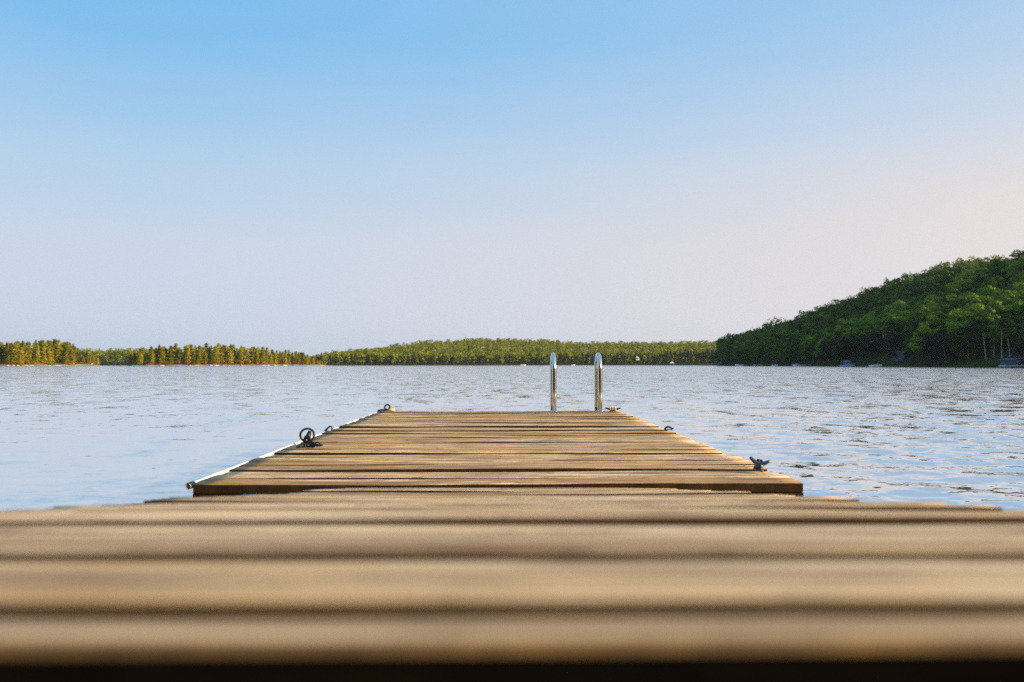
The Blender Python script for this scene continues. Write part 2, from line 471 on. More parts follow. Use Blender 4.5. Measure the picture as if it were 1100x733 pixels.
# white edging along the left side
bm = bmesh.new()
pts = [(-HALF - 0.0165 + 0.0015 * math.sin(k * 0.5), fl(FY0 - 0.006 + (FY1 - FY0 + 0.01) * k / 30), DECK_Z - 0.007 + 0.001 * math.sin(k * 0.7)) for k in range(31)]
add_tube(bm, pts, 0.0105, 14, cap=False)
bump_o = link('edge_bumper', bm_mesh('edge_bumper', bm, True), flt, [M['vinyl']])
bm = bmesh.new()
add_tube(bm, [(pts[0][0], pts[0][1] + 0.003, pts[0][2]), (pts[0][0], pts[0][1] + 0.05, pts[0][2])], 0.0135, 14)
link('end_plug', bm_mesh('end_plug', bm), bump_o, [M['rubber']])

# ------------------------------------------------------------------ the gangway (ramp) the camera lies on
SL = 0.1435
ramp_ang = -math.atan(SL)
RY0 = 0.221
RZ0 = CAM_Z - 0.042 - SL * RY0
rlen = (3.165 - RY0) / math.cos(ramp_ang)
ramp = empty('boarded_gangway', 'weathered plank gangway sloping down to the floating dock, blurred close up', 'gangway', (0, RY0, RZ0), (ramp_ang, 0, 0))
RH = 0.63
y = 0.0
i = 0
gaps = [0.008, 0.011, 0.0015, 0.007, 0.008]
while y < rlen - 0.02:
    w = 0.056 if i == 0 else 0.1365
    gap = gaps[i] if i < len(gaps) else rnd.choice([0.0015, 0.002, 0.004, 0.006])
    if y + w > rlen: w = rlen - y
    nl = [(x, s * w * 0.27) for x in (-0.52, 0.0, 0.52) for s in (-1, 1) if rnd.random() < 0.4] if i > 3 else []
    me = board_mesh(2 * RH, w, 0.036, 300 + i, 0.0065 if i > 3 else 0.012, nl, 30, 0.35 if i < 5 else 1.25, 0.008 if i == 0 else 0.0)
    hz_ = [-0.004, -0.0014, 0.0036, 0.0036, 0.0062, 0.0045][i] if i < 6 else 0.0018 + (0.0021 if i % 2 else -0.0012) + rnd.gauss(0, 0.0013)
    link('deck_board', me, ramp, [M['ramp_wood'], M['nail'], M['side_wood'], M['fade_edge']], (0, y + w / 2, hz_), (rnd.gauss(0, 0.006) if i > 4 else 0.0, 0, rnd.gauss(0, 0.0012)))
    y += w + gap
    i += 1
for x in (-0.5, 0.0, 0.5):
    beam('stringer', (x, rlen / 2 - 0.02, -0.0385 - 0.07), (0.045, rlen - 0.10, 0.14), 'beam_wood', ramp)
beam('end_shade_strip', (0, -0.0145, -0.0795), (1.29, 0.027, 0.15), 'lip', ramp, 0.003)  # added black strip in place of shade on the ramp's end face

# landing at the shore end, behind and under the camera
land = empty('shore_landing', 'dark plank landing at the shore end of the gangway, just below the picture', 'landing', (0, -1.3, 0))
lz = 0.73
for k in range(20):
    me = board_mesh(1.9, 0.135, 0.036, 500 + k, 0.006, [], 12)
    link('deck_board', me, land, [M['beam_wood'], M['nail'], M['beam_wood']], (0, -1.25 + 0.14 * k + 0.0, lz))
for x in (-0.8, 0.8):
    for yy in (-1.1, 1.2):
        beam('post', (x, yy, lz - 0.04 - 0.5), (0.12, 0.12, 1.0), 'beam_wood', land)

# ------------------------------------------------------------------ the swim ladder
LX = [(594.8 - VX) / F * FY1, (643.8 - VX) / F * FY1]
lad = empty('swim_ladder', 'polished steel swim ladder with two hooped handrails at the far end of the dock', 'ladder', ((LX[0] + LX[1]) / 2, FY1 - 0.07, DECK_Z))
for lx in LX:
    x = lx - (LX[0] + LX[1]) / 2
    rr_, top = 0.15, 0.577
    pts = [(x, 0, 0.0), (x, 0, 0.2), (x, 0, top - rr_)]
    for q in range(1, 16):
        a = math.pi * q / 16
        pts.append((x, rr_ - rr_ * math.cos(a), top - rr_ + rr_ * math.sin(a)))
    pts += [(x, 2 * rr_, top - rr_), (x, 2 * rr_, 0.1), (x, 2 * rr_, -1.1)]
    bm = bmesh.new(); add_tube(bm, pts, 0.0235, 20)
    hr = link('handrail', bm_mesh('handrail', bm), lad, [M['steel']])
    bm = bmesh.new()
    add_tube(bm, [(x, 0, 0.0015), (x, 0, 0.012)], 0.040, 20)
    for q in range(4):
        a = q * math.pi / 2 + 0.78
        add_tube(bm, [(x + 0.032 * math.cos(a), 0.032 * math.sin(a), 0.01), (x + 0.032 * math.cos(a), 0.032 * math.sin(a), 0.016)], 0.005, 8)
    link('base_flange', bm_mesh('base_flange', bm), hr, [M['steel']])
for z in (-0.3, -0.55, -0.8):
    beam('tread', (0, 0.3, z), (LX[1] - LX[0] - 0.05, 0.07, 0.025), 'steel', lad, 0.005)

# ------------------------------------------------------------------ cleats, rings, chain
def cleat_parts(root, mat, L=0.10, H=0.052, horn=0.016):
    bm = bmesh.new()
    add_box(bm, (0, 0, 0.004), (L * 0.52, 0.036, 0.008), 0.003)
    for s in (-1, 1):
        add_tube(bm, [(s * L * 0.11, 0, 0.006), (s * L * 0.07, 0, H * 0.45), (s * L * 0.09, 0, H * 0.66)], [0.014, 0.0115, 0.011], 10)
    link('base', bm_mesh('base', bm, False), root, [mat])
    bm = bmesh.new()
    add_tube(bm, [(-L / 2, 0, H * 1.04), (-L * 0.42, 0, H * 0.95), (-L * 0.25, 0, H * 0.74), (0, 0, H * 0.60), (L * 0.25, 0, H * 0.74), (L * 0.42, 0, H * 0.95), (L / 2, 0, H * 1.04)],
             [0.0055, 0.0075, 0.0095, 0.0115, 0.0095, 0.0075, 0.0055], 12)
    h = link('horn_bar', bm_mesh('horn_bar', bm, True), root, [mat])
    bm = bmesh.new()
    for s in (-1, 1):
        add_tube(bm, [(s * L * 0.075, 0, H * 0.80), (s * L * 0.075, 0, H * 0.80 + 0.011)], 0.0062, 6)
    link('bolt_head', bm_mesh('bolt_head', bm), h, [M['iron']])

def deck_pt(px, py, lift=0.002):
    d = 0.475 * F / (py - HY)
    return ((px - VX) / F * d, d, DECK_Z + lift)

p = deck_pt(814.5, 506.5)
c1 = empty('dock_cleat', 'grey metal dock cleat with two upswept horns near the right front corner of the dock', 'cleat', p, (0, R(9), R(-24)))
cleat_parts(c1, M['galv'], 0.088, 0.052)

def chain_link_pts(c, ang, tilt, a=0.017, b=0.010):
    out = []
    ca, sa = math.cos(ang), math.sin(ang)
    for q in range(12):
        t = 2 * math.pi * q / 12
        u, v = a * math.cos(t), b * math.sin(t)
        x = u * ca - v * sa * math.cos(tilt); y_ = u * sa + v * ca * math.cos(tilt); z = v * math.sin(tilt)
        out.append((c[0] + x, c[1] + y_, c[2] + z))
    return out

p = deck_pt(331.5, 477)
r1 = empty('mooring_ring', 'large black iron mooring ring standing upright on the left edge of the dock', 'mooring ring', p, (0, 0, R(12)))
bm = bmesh.new()
add_tube(bm, [(0.040 * math.cos(2 * math.pi * q / 28), 0.004 * math.sin(4 * math.pi * q / 28), 0.054 + 0.038 * math.sin(2 * math.pi * q / 28)) for q in range(28)], 0.0066, 10, closed=True)
link('ring', bm_mesh('ring', bm), r1, [M['iron']])
bm = bmesh.new()
add_box(bm, (0, 0, 0.005), (0.06, 0.06, 0.009), 0.003)
add_tube(bm, [(-0.012, 0, 0.008), (-0.014, 0, 0.028), (-0.008, 0, 0.044), (0.002, 0, 0.052), (0.012, 0, 0.046), (0.016, 0, 0.028), (0.014, 0, 0.008)], 0.0085, 10)
add_tube(bm, [(0.004, -0.012, 0.030), (0.008, 0, 0.055), (0.014, 0.010, 0.075)], [0.012, 0.014, 0.010], 10)
link('eye_base', bm_mesh('eye_base', bm), r1, [M['iron']])

q = deck_pt(334.5, 481.5)
bm = bmesh.new()
for k in range(9):
    a = k * 0.55
    cx = -0.055 + 0.0145 * k; cy = -0.012 + 0.016 * math.sin(a)
    add_tube(bm, chain_link_pts((cx, cy, 0.010 + (0.006 if k % 2 else 0) + (0.010 if k > 5 else 0)), math.cos(a) * 0.5, 0.25 if k % 2 == 0 else 1.35), 0.0040, 8, closed=True)
add_tube(bm, [(0.045, -0.01, 0.012), (0.028, 0.004, 0.026), (0.005, 0.012, 0.034)], 0.006, 8)
tag(link('iron_chain', bm_mesh('iron_chain', bm), None, [M['iron']], (q[0], q[1], q[2] + 0.001)), 'short heap of black chain links lying on deck below the large mooring ring', 'chain')

p = deck_pt(354.5, 463.5)
c2 = empty('hook_cleat', 'small curled black hook on the left edge of the dock beyond the large ring', 'hook', p, (0, 0, R(10)))
bm = bmesh.new()
add_tube(bm, [(-0.030, 0, 0.006), (-0.018, 0, 0.012), (-0.006, 0, 0.026), (0.006, 0, 0.036), (0.018, 0, 0.033), (0.023, 0, 0.020), (0.018, 0, 0.010), (0.012, 0, 0.012)], [0.007, 0.007, 0.0065, 0.006, 0.006, 0.0055, 0.005, 0.004], 10)
link('hook_arm', bm_mesh('hook_arm', bm, True), c2, [M['iron']])
bm = bmesh.new(); add_box(bm, (0, 0, 0.003), (0.05, 0.03, 0.006), 0.002)
link('base_plate', bm_mesh('base_plate', bm), c2, [M['galv']])

p = deck_pt(410.5, 445.2)
r2 = empty('mooring_ring', 'small black mooring ring with a side bar at the far left corner of the dock', 'mooring ring', (p[0], FY1 - 0.09, p[2]), (0, 0, 0))
bm = bmesh.new()
add_tube(bm, [(0.026 * math.cos(2 * math.pi * k / 24), 0, 0.046 + 0.026 * math.sin(2 * math.pi * k / 24)) for k in range(24)], 0.0085, 10, closed=True)
link('ring', bm_mesh('ring', bm), r2, [M['iron']])
bm = bmesh.new()
add_box(bm, (-0.03, 0, 0.004), (0.12, 0.04, 0.008), 0.003)
add_tube(bm, [(-0.10, 0, 0.012), (-0.06, 0, 0.020), (-0.02, 0, 0.020), (0.0, 0, 0.024)], [0.006, 0.009, 0.010, 0.012], 10)
link('side_bar', bm_mesh('side_bar', bm), r2, [M['iron']])
def rope_coil(name, label, loc, n=2.5, r0=0.035, th=0.009, sx=1.0):
    bm = bmesh.new()
    pts = []
    for k in range(int(n * 20)):
        a = 2 * math.pi * k / 20
        rr2 = r0 * (1 - 0.12 * k / 20)
        pts.append((rr2 * math.cos(a) * sx, rr2 * math.sin(a) * 0.8, th + 0.010 * k / 20 + 0.003 * math.sin(a * 3)))
    add_tube(bm, pts, th, 8)
    return tag(link(name, bm_mesh(name, bm), None, [M['rope']], loc), label, 'rope')
rope_coil('rope_coil', 'small coil of tan rope beside the ring at the far left corner of the dock', ((421 - VX) / F * 8.0, FY1 - 0.09, DECK_Z + 0.003))

p = deck_pt(666.5, 446)
c3 = empty('dock_cleat', 'dark cleat with pale rope between its horns at the far right corner of the dock', 'cleat', (p[0], FY1 - 0.10, p[2]), (0, 0, R(-14)))
cleat_parts(c3, M['iron'], 0.16, 0.036)
bm = bmesh.new()
pts = []
for k in range(56):
    a = 2 * math.pi * k / 14
    pts.append((-0.035 + 0.07 * k / 56, 0.017 * math.cos(a), 0.027 + 0.017 * math.sin(a)))
add_tube(bm, pts, 0.007, 8)
tag(link('mooring_rope', bm_mesh('mooring_rope', bm), None, [M['rope']], (p[0], FY1 - 0.10, p[2]), (0, 0, R(-14))), 'pale rope wound round the cleat at the far right corner of the dock', 'rope')

p = deck_pt(721.5, 462.5)
c4 = empty('hook_cleat', 'low dark hook on the right edge of the dock, halfway along', 'hook', (p[0] - 0.02, p[1], p[2]), (0, 0, R(-15)))
bm = bmesh.new()
add_tube(bm, [(-0.032, 0, 0.005), (-0.020, 0, 0.018), (-0.006, 0, 0.025), (0.010, 0, 0.020), (0.022, 0, 0.012), (0.036, 0, 0.014)], [0.007, 0.007, 0.007, 0.006, 0.006, 0.005], 10)
link('hook_arm', bm_mesh('hook_arm', bm, True), c4, [M['iron']])
bm = bmesh.new(); add_box(bm, (0, 0, 0.003), (0.055, 0.03, 0.006), 0.002)
link('base_plate', bm_mesh('base_plate', bm), c4, [M['galv']])

# ------------------------------------------------------------------ terrain
def x_shore(Y):
    return 163 + 6 * np.sin(Y / 60.0) + 4 * np.sin(Y / 23.0 + 1) + 45 * sstep((Y - 560) / 160)
def h_right(X, Y):
    X = np.asarray(X, float); Y = np.asarray(Y, float)
    u = (X - x_shore(Y)) / 140.0
    T = (1 - 0.36 * sstep((Y - 575) / 200)) * (1 - 0.6 * sstep((230 - Y) / 200)) * (1 + 0.06 * np.sin(Y / 27.0 + 0.5) + 0.05 * np.sin(Y / 11.0 + X / 40)) * (1 - sstep((Y - 715) / 60))
    base = np.where(u < 0, u * 12, 1.0 * sstep(u / 0.03) + 48 * T * (0.6 * np.clip(u, 0, 1) + 0.4 * sstep(u)) + 14 * T * sstep((u - 0.9) / 1.0))
    mt = 106 * np.exp(-((X - 540) / 120) ** 2 - ((Y - 900) / 190) ** 2)  # unseen mountain, added to throw shade on the headland
    base = np.where(u > 0, np.maximum(base, mt * sstep(u * 1.2)), base)
    return base + np.where(u > 0.05, 1.2 * np.sin(X / 17 + Y / 31) + 0.8 * np.sin(Y / 13 - X / 29), 0)

def grid_terrain(name, xs, ys, fn, mat, label):
    X, Y = np.meshgrid(xs, ys)
    Z = fn(X, Y)
    V = np.stack([X, Y, Z], -1).reshape(-1, 3)
    na = len(xs)
    i = np.arange(len(ys) - 1)[:, None] * na; j = np.arange(na - 1)[None]
    Fc = np.stack([i + j, i + j + 1, i + na + j + 1, i + na + j], -1).reshape(-1, 4)
    o = link(name, np_mesh(name, V, Fc, smooth=True), None, [mat])
    return tag(o, label, kind='structure')
grid_terrain('hill_terrain', np.concatenate([np.arange(120, 340, 4.0), np.arange(340, 900, 14.0)]), np.arange(-260, 1300, 6.0), h_right, M['floor'],
             'forested hill rising from the right shore of the lake')

HX = [-260, -212, -190, -150, -100, -20, 60, 120, 200, 280, 420]
HH = [-4, 1, 5, 11, 18, 24, 24, 21, 22, 24, 28]
def y_shore_c(X): return 1000 + 0.6 * X + 6 * np.sin(X / 37.0) + 4 * np.sin(X / 15.0)
def h_central(X, Y):
    v = (Y - y_shore_c(X)) / 150.0
    hc = np.interp(X, HX, HH)
    return np.where(v < 0, v * 14, np.minimum(1.2 * sstep(v / 0.03), 1.2) * np.clip(hc, -1, 1) + hc * sstep(v * 0.95 + 0.04)) + np.where(hc < 0, hc, 0)
grid_terrain('headland_terrain', np.arange(-262, 424, 7.0), np.arange(830, 1480, 8.0), h_central, M['floor'],
             'wooded headland across the lake in the middle of the view')

ISL = []
for (pa, ya, pb, yb, ry, hh) in ((-72, 560, 113, 690, 28, 4.0), (134, 585, 353, 725, 25, 3.0)):
    xa, xb = (pa - VX) / F * ya, (pb - VX) / F * yb
    ln_ = math.hypot(xb - xa, yb - ya)
    ISL.append(((xa + xb) / 2, (ya + yb) / 2, (xb - xa) / ln_, (yb - ya) / ln_, ln_ / 2, ry, hh))
def isl_pt(k, a, b):
    """a along the island (-1..1), b towards its sunny side (metres)"""
    cx, cy, ux, uy, rx, ry, hh = ISL[k]
    return cx + ux * a * rx + uy * b, cy + uy * a * rx - ux * b
def island_h(X, Y):
    X = np.asarray(X, float); Y = np.asarray(Y, float)
    h = np.full(np.broadcast(X, Y).shape, -3.0)
    for (cx, cy, ux, uy, rx, ry, hh) in ISL:
        a = ((X - cx) * ux + (Y - cy) * uy) / rx; b_ = ((X - cx) * uy - (Y - cy) * ux) / ry
        d = np.sqrt(a ** 2 + b_ ** 2) + 0.04 * np.sin(X / 5.0) + 0.03 * np.sin(X / 2.1 + Y / 3)
        h = np.maximum(h, np.where(d < 1, 0.55 * sstep((1 - d) / 0.03) + hh * sstep((1 - d) / 0.7), (1 - d) * 12))
    return h
grid_terrain('island_terrain', np.arange(-460, -120, 2.5), np.arange(530, 760, 2.5), island_h, M['ground'],
             'low rocky islands with pines on the left side of the lake')

def h_backshore(X, Y):
    v = (Y - 950 - 8 * np.sin(X / 50.0)) / 120.0
    return np.where(v < 0, v * 10, 1.0 * sstep(v / 0.03) + 5 * sstep(v))
grid_terrain('far_shore', np.arange(-900, -150, 10.0), np.arange(930, 1200, 10.0), h_backshore, M['floor'],
             'far shore seen between the left islands')

def h_ridge(X, Y):
    X = X / 3.1
    prof = 38 + 17 * np.sin(X / 330.0 + 2.1) + 9 * np.sin(X / 120.0 + 0.6) + 4 * np.sin(X / 43.0)
    prof = prof + 22 * np.exp(-((X + 860) / 230) ** 2) + 30 * np.exp(-((X + 1790) / 220) ** 2)
    v = (Y - 10500) / 1500.0
    prof = prof * 3.1
    return prof * sstep(v) * (1 - 0.3 * sstep(v - 1)) + 2.5 * np.sin(X / 9.0 + Y / 11) * sstep(v) - 0.5 + np.where(v < 0, -2, 0)
grid_terrain('distant_ridge', np.arange(-11000, 8000, 45.0), np.arange(10300, 13600, 120.0), h_ridge, M['floor'],
             'distant hazy wooded ridge on the horizon')

def h_near(X, Y):
    v = (-4.0 - Y + 1.2 * np.sin(X / 4.0)) / 30.0
    return np.where(v < 0, v * 20, 0.9 * sstep(v / 0.06) + 9 * sstep(v))
grid_terrain('near_shore', np.arange(-80, 120, 2.5), np.arange(-70, 0, 2.0), h_near, M['floor'],
             'wooded bank behind the camera where the gangway starts')

# ------------------------------------------------------------------ trees
def leaf_quads(C, N, size, g, flat=0.6):
    """quads at centres C, roughly facing N, edge length size"""
    n = len(C)
    D = N * flat + g.normal(0, 1, (n, 3)) * (1 - flat)
    D /= np.linalg.norm(D, axis=1, keepdims=True) + 1e-9
    T = np.cross(D, g.normal(0, 1, (n, 3)))
    T /= np.linalg.norm(T, axis=1, keepdims=True) + 1e-9
    B = np.cross(D, T)
    s = (size * g.uniform(0.6, 1.3, n))[:, None] * 0.5
    e = g.uniform(0.55, 1.0, n)[:, None]
    B = np.where((np.cross(T, B) * N).sum(1, keepdims=True) < 0, -B, B)
    V = np.stack([C + T * s, C + B * s * e, C - T * s, C - B * s * e], 1)
    W = N * 0.8 + np.cross(T, B) * 0.45
    W = np.repeat((W / np.linalg.norm(W, axis=1, keepdims=True))[:, None], 4, 1)
    return np.concatenate([V, W], 2).reshape(-1, 6)      # position, shading normal

def broad_crown(g, H, Rc, n, size, low=0.2):
    nb = int(g.integers(11, 16))
    t = g.random(nb)
    zc = H * (low + 0.12 + (0.86 - low - 0.10) * t)
    prof = np.sin(np.pi * np.clip((zc / H - low * 0.6) / (1.02 - low * 0.6), 0.05, 0.97)) ** 0.6
    a = g.uniform(0, 2 * np.pi, nb); rad = Rc * 0.70 * prof * np.sqrt(g.random(nb))
    cx, cy = rad * np.cos(a), rad * np.sin(a)
    br = Rc * g.uniform(0.30, 0.52, nb) * (0.55 + 0.45 * prof)
    w = br ** 2; w /= w.sum()
    idx = g.choice(nb, n, p=w)
    d = g.normal(0, 1, (n, 3)); d /= np.linalg.norm(d, axis=1, keepdims=True)
    d[:, 2] = np.where(d[:, 2] < -0.3, -d[:, 2] * 0.7, d[:, 2])
    rr = br[idx] * g.uniform(0.6, 1.06, n) ** 0.6
    C = np.stack([cx[idx], cy[idx], zc[idx]], 1) + d * rr[:, None] * np.array([1, 1, 0.8])
    return leaf_quads(C, d, size, g, 0.72), np.stack([cx, cy, zc], 1)

def pine_crown(g, H, Rc, n, size):
    ex = g.choice([0.28, 0.45, 0.6])
    t = g.random(n) ** 0.8
    layers = np.round(t * 11) / 11
    t = np.clip(0.55 * t + 0.45 * layers + g.normal(0, 0.012, n), 0, 1)
    z = H * (0.10 + 0.90 * t)
    irr = 0.72 + 0.28 * np.sin(layers * 40 + g.uniform(0, 6))
    a = g.uniform(0, 2 * np.pi, n)
    asym = 1 + 0.28 * np.sin(a + layers * 25)
    r = Rc * (1 - t) ** ex * irr * asym * g.random(n) ** 0.45 + 0.1
    C = np.stack([r * np.cos(a), r * np.sin(a), z + 0.08 * r], 1)
    N = np.stack([0.5 * np.cos(a), 0.5 * np.sin(a), np.full(n, 0.8)], 1)
    return leaf_quads(C, N, size, g, 0.55)

def quads_idx(n): return np.arange(n * 4, dtype=np.int32).reshape(-1, 4)

def trunk_mesh(g, H, r, tips=(), lean=0.0, seg=7):
    bm = bmesh.new()
    n = 7
    wx, wy = g.normal(0, 0.18, 2)
    pts = [(lean * H * (k / n) + wx * math.sin(k * 0.9), wy * math.sin(k * 0.8 + 0.4), -0.8 + (H + 0.8) * k / n) for k in range(n + 1)]
    add_tube(bm, pts, [r * (1 - 0.82 * k / n) * (1.25 if k == 0 else 1) for k in range(n + 1)], seg)
    for tp in tips:
        zb = tp[2] * g.uniform(0.45, 0.65)
        k = zb / H
        b0 = (lean * zb, 0, zb)
        mid = ((b0[0] + tp[0]) / 2, (b0[1] + tp[1]) / 2, zb + (tp[2] - zb) * 0.65)
        add_tube(bm, [b0, mid, tuple(tp)], [r * 0.42, r * 0.28, r * 0.10], 5)
    return bm_mesh('trunk', bm, True)

class Kind:
    pass
def make_kind(crown_v, trunk_me, leafm, barkm):
    k = Kind()
    k.crown = np_mesh('crown', crown_v[:, :3], quads_idx(len(crown_v) // 4), normals=crown_v[:, 3:]); k.crown.materials.append(leafm)
    k.trunk = trunk_me; k.trunk.materials.append(barkm)
    return k
BROAD = []
for s in range(7):
    g = np.random.default_rng(40 + s)
    H = g.uniform(16, 20); Rc = g.uniform(4.4, 6.0)
    v, tips = broad_crown(g, H, Rc, 1900, 0.66, 0.16)
    BROAD.append(make_kind(v, trunk_mesh(g, H * 0.82, 0.26, tips[:6]), M['leaf_broad'], M['bark']))
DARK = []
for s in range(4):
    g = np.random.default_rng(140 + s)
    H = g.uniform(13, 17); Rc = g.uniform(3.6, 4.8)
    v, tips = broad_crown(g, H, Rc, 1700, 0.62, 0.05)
    DARK.append(make_kind(v, trunk_mesh(g, H * 0.82, 0.24, tips[:4]), M['leaf_shade'], M['bark']))
PINE = []
for s in range(7):
    g = np.random.default_rng(70 + s)
    H = g.uniform(15, 18.5); Rc = g.uniform(2.8, 4.2)
    PINE.append(make_kind(pine_crown(g, H, Rc, 800, 0.95), trunk_mesh(g, H * 0.97, 0.20, (), 0, 6), M['leaf_pine'], M['bark_pine']))
BIRCH = []
for s in range(3):
    g = np.random.default_rng(90 + s)
    v, tips = broad_crown(g, 17, 3.8, 1200, 0.6, 0.36)
    lean = (0.0, -0.10, 0.08)[s]
    v[:, 0] += lean * v[:, 2]
    BIRCH.append(make_kind(v, trunk_mesh(g, 14, 0.115, (), lean), M['leaf_broad'], M['birch']))

def plant(kind, name, label, cat, group, loc, s, rz):
    t = empty(name, label, cat, loc, (0, 0, rz), group, s)
    for nm, me in (('trunk', kind.trunk), ('crown', kind.crown)):
        o = bpy.data.objects.new(nm, me); COL.objects.link(o); o.parent = t
    return t

# --- positions on the right hill
def px_of(x, y): return VX + F * x / y
# shore features that need a clearing: (px, half width px, depth behind shore m)
CLEAR = [(1062, 20, 4.5), (970, 9, 12), (1092, 13, 12), (948, 5, 22), (913, 7, 6), (943, 8, 6)]
pos = []
for gx in np.arange(0, 190, 6.6):
    for gy in np.arange(180, 762, 6.6):
        Y = gy + rnd.uniform(-2.4, 2.4)
        X = float(x_shore(Y)) + 2.2 + gx + rnd.uniform(-2.2, 2.2)
        if gx == 0: X = float(x_shore(Y)) + rnd.uniform(1.6, 4)
        px = px_of(X, Y)
        if px > 1260 or (gx > 150 and rnd.random() < 0.5): continue
        if any(abs(px - c) < w and X - x_shore(Y) < dep for c, w, dep in CLEAR): continue
        pos.append((X, Y, px, gx))
inframe = sorted([p for p in pos if 700 < p[2] < 1112], key=lambda p: p[0] ** 2 + p[1] ** 2)
single = inframe[:285]
cut = max(math.hypot(p[0], p[1]) for p in single)
singles = set(single)
for p in single:
    X, Y, px, gx = p
    u = (X - float(x_shore(Y))) / 140
    if u < 0.06:
        lab, grp = 'leafy tree in the front row along the waterline of the right hill', 'waterline trees at the foot of the right hill'
    elif u < 0.55:
        lab, grp = 'round crowned green tree on the lower slope of the right hill', 'trees on the lower slope of the right hill'
    else:
        lab, grp = 'green tree high on the upper slope of the right hill', 'trees on the upper slope of the right hill'
    s = (rnd.uniform(0.74, 1.08) if rnd.random() < .88 else rnd.uniform(1.05, 1.18)) * (0.92 if gx < 6 else 1)
    dk = rnd.random() < (0.7 if u < 0.06 else 0.4 if u < 0.22 else 0.12)  # shade low on the slope painted by picking dark-leaved trees
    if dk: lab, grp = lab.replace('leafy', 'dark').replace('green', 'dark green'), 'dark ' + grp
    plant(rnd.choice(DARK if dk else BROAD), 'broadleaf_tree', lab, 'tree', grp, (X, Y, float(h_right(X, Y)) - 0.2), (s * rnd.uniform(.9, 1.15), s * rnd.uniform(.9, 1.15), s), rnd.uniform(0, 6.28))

def forest_mass(name, label, items, n_leaf, leaf, mat, trunk=True, seed=1, pine=False, nvar=9):
    """many trees as one countless mass: crowns of leaf faces plus trunks"""
    g = np.random.default_rng(seed)
    vars_ = []
    for k in range(nvar):
        H = g.uniform(15, 19)
        if pine: vars_.append((H, pine_crown(g, H, g.uniform(2.7, 3.8), n_leaf, leaf)))
        else: vars_.append((H, broad_crown(g, H, g.uniform(4.0, 6.6), n_leaf, leaf, 0.10)[0]))
    out = []; tr = []
    for (X, Y, Z, s) in items:
        H, v = vars_[int(g.integers(nvar))]
        a = g.uniform(0, 6.28); c, s_ = math.cos(a), math.sin(a)
        sx = s * g.uniform(0.88, 1.15)
        w = np.empty_like(v)
        w[:, 0] = (v[:, 0] * c - v[:, 1] * s_) * sx + X
        w[:, 1] = (v[:, 0] * s_ + v[:, 1] * c) * sx + Y
        w[:, 2] = v[:, 2] * s + Z
        w[:, 3] = v[:, 3] * c - v[:, 4] * s_
        w[:, 4] = v[:, 3] * s_ + v[:, 4] * c
        w[:, 5] = v[:, 5]
        out.append(w)
        if trunk:
            r = 0.24 * s; hh = H * 0.7 * s
            q = np.array([[X - r, Y - r, Z - 1], [X + r, Y - r, Z - 1], [X + r, Y + r, Z - 1], [X - r, Y + r, Z - 1],
                          [X - r * .4, Y - r * .4, Z + hh], [X + r * .4, Y - r * .4, Z + hh], [X + r * .4, Y + r * .4, Z + hh], [X - r * .4, Y + r * .4, Z + hh]])
            tr.append(q)
    V = np.concatenate(out); nl = len(V) // 4
    Fq = quads_idx(nl); mi = np.zeros(nl, int)
    if tr:
        T = np.concatenate(tr); base = len(V)
        b = base + np.arange(len(tr))[:, None] * 8
        Ft = np.concatenate([np.concatenate([b + a_, b + b_, b + c_, b + d_], 1) for a_, b_, c_, d_ in ((0, 1, 5, 4), (1, 2, 6, 5), (2, 3, 7, 6), (3, 0, 4, 7))])
        TN = T * 0; TN[:, 0] = np.tile([-.7, .7, .7, -.7], len(T) // 4); TN[:, 1] = np.tile([-.7, -.7, .7, .7], len(T) // 4)
        V = np.concatenate([V, np.concatenate([T, TN], 1)]); Fq = np.concatenate([Fq, Ft]); mi = np.concatenate([mi, np.ones(len(Ft), int)])
    o = link(name, np_mesh(name, V[:, :3], Fq, mat_idx=mi, normals=V[:, 3:]), None, [mat, M['bark']])
    return tag(o, label, 'forest', kind='stuff')

rest = [p for p in pos if p not in singles]
forest_mass('hillside_forest', 'dense green forest covering the far end and crest of the right hill',
            [(X, Y, float(h_right(X, Y)) - 0.2, rnd.choice([rnd.uniform(0.66, 0.9), rnd.uniform(0.8, 1.1), rnd.uniform(0.9, 1.15)]) * (1 + 0.28 * float(sstep((Y - 580) / 60)))) for X, Y, px, gx in rest], 420, 0.95, M['leaf_broad'], seed=3)

# unseen mountain behind the hill, added to shade the headland, carries a sparse wood
items = []
for _ in range(700):
    X, Y = rnd.uniform(440, 640), rnd.uniform(760, 1080)
    items.append((X, Y, float(h_right(X, Y)), rnd.uniform(0.9, 1.2)))
forest_mass('back_forest', 'forest on the unseen hill added behind the right hill to cast shade', items, 120, 1.8, M['leaf_far'], seed=8)

# central headland
items = []
for X in np.arange(-218, 414, 6.2):
    for k, v in enumerate(np.arange(0, 190, 8.0)):
        x = X + rnd.uniform(-2.8, 2.8); y = float(y_shore_c(x)) + 2 + v + rnd.uniform(-2.5, 2.5)
        hc = float(np.interp(x, HX, HH))
        if hc < 0.3: continue
        s = rnd.uniform(0.62, 0.95) * min(1, 0.55 + hc / 10)
        items.append((x, y, float(h_central(x, y)) - 0.2, s))
forest_mass('headland_forest', 'sunlit golden green forest on the headland across the lake, shaded along its foot', items, 150, 1.35, M['leaf_far'], seed=4)

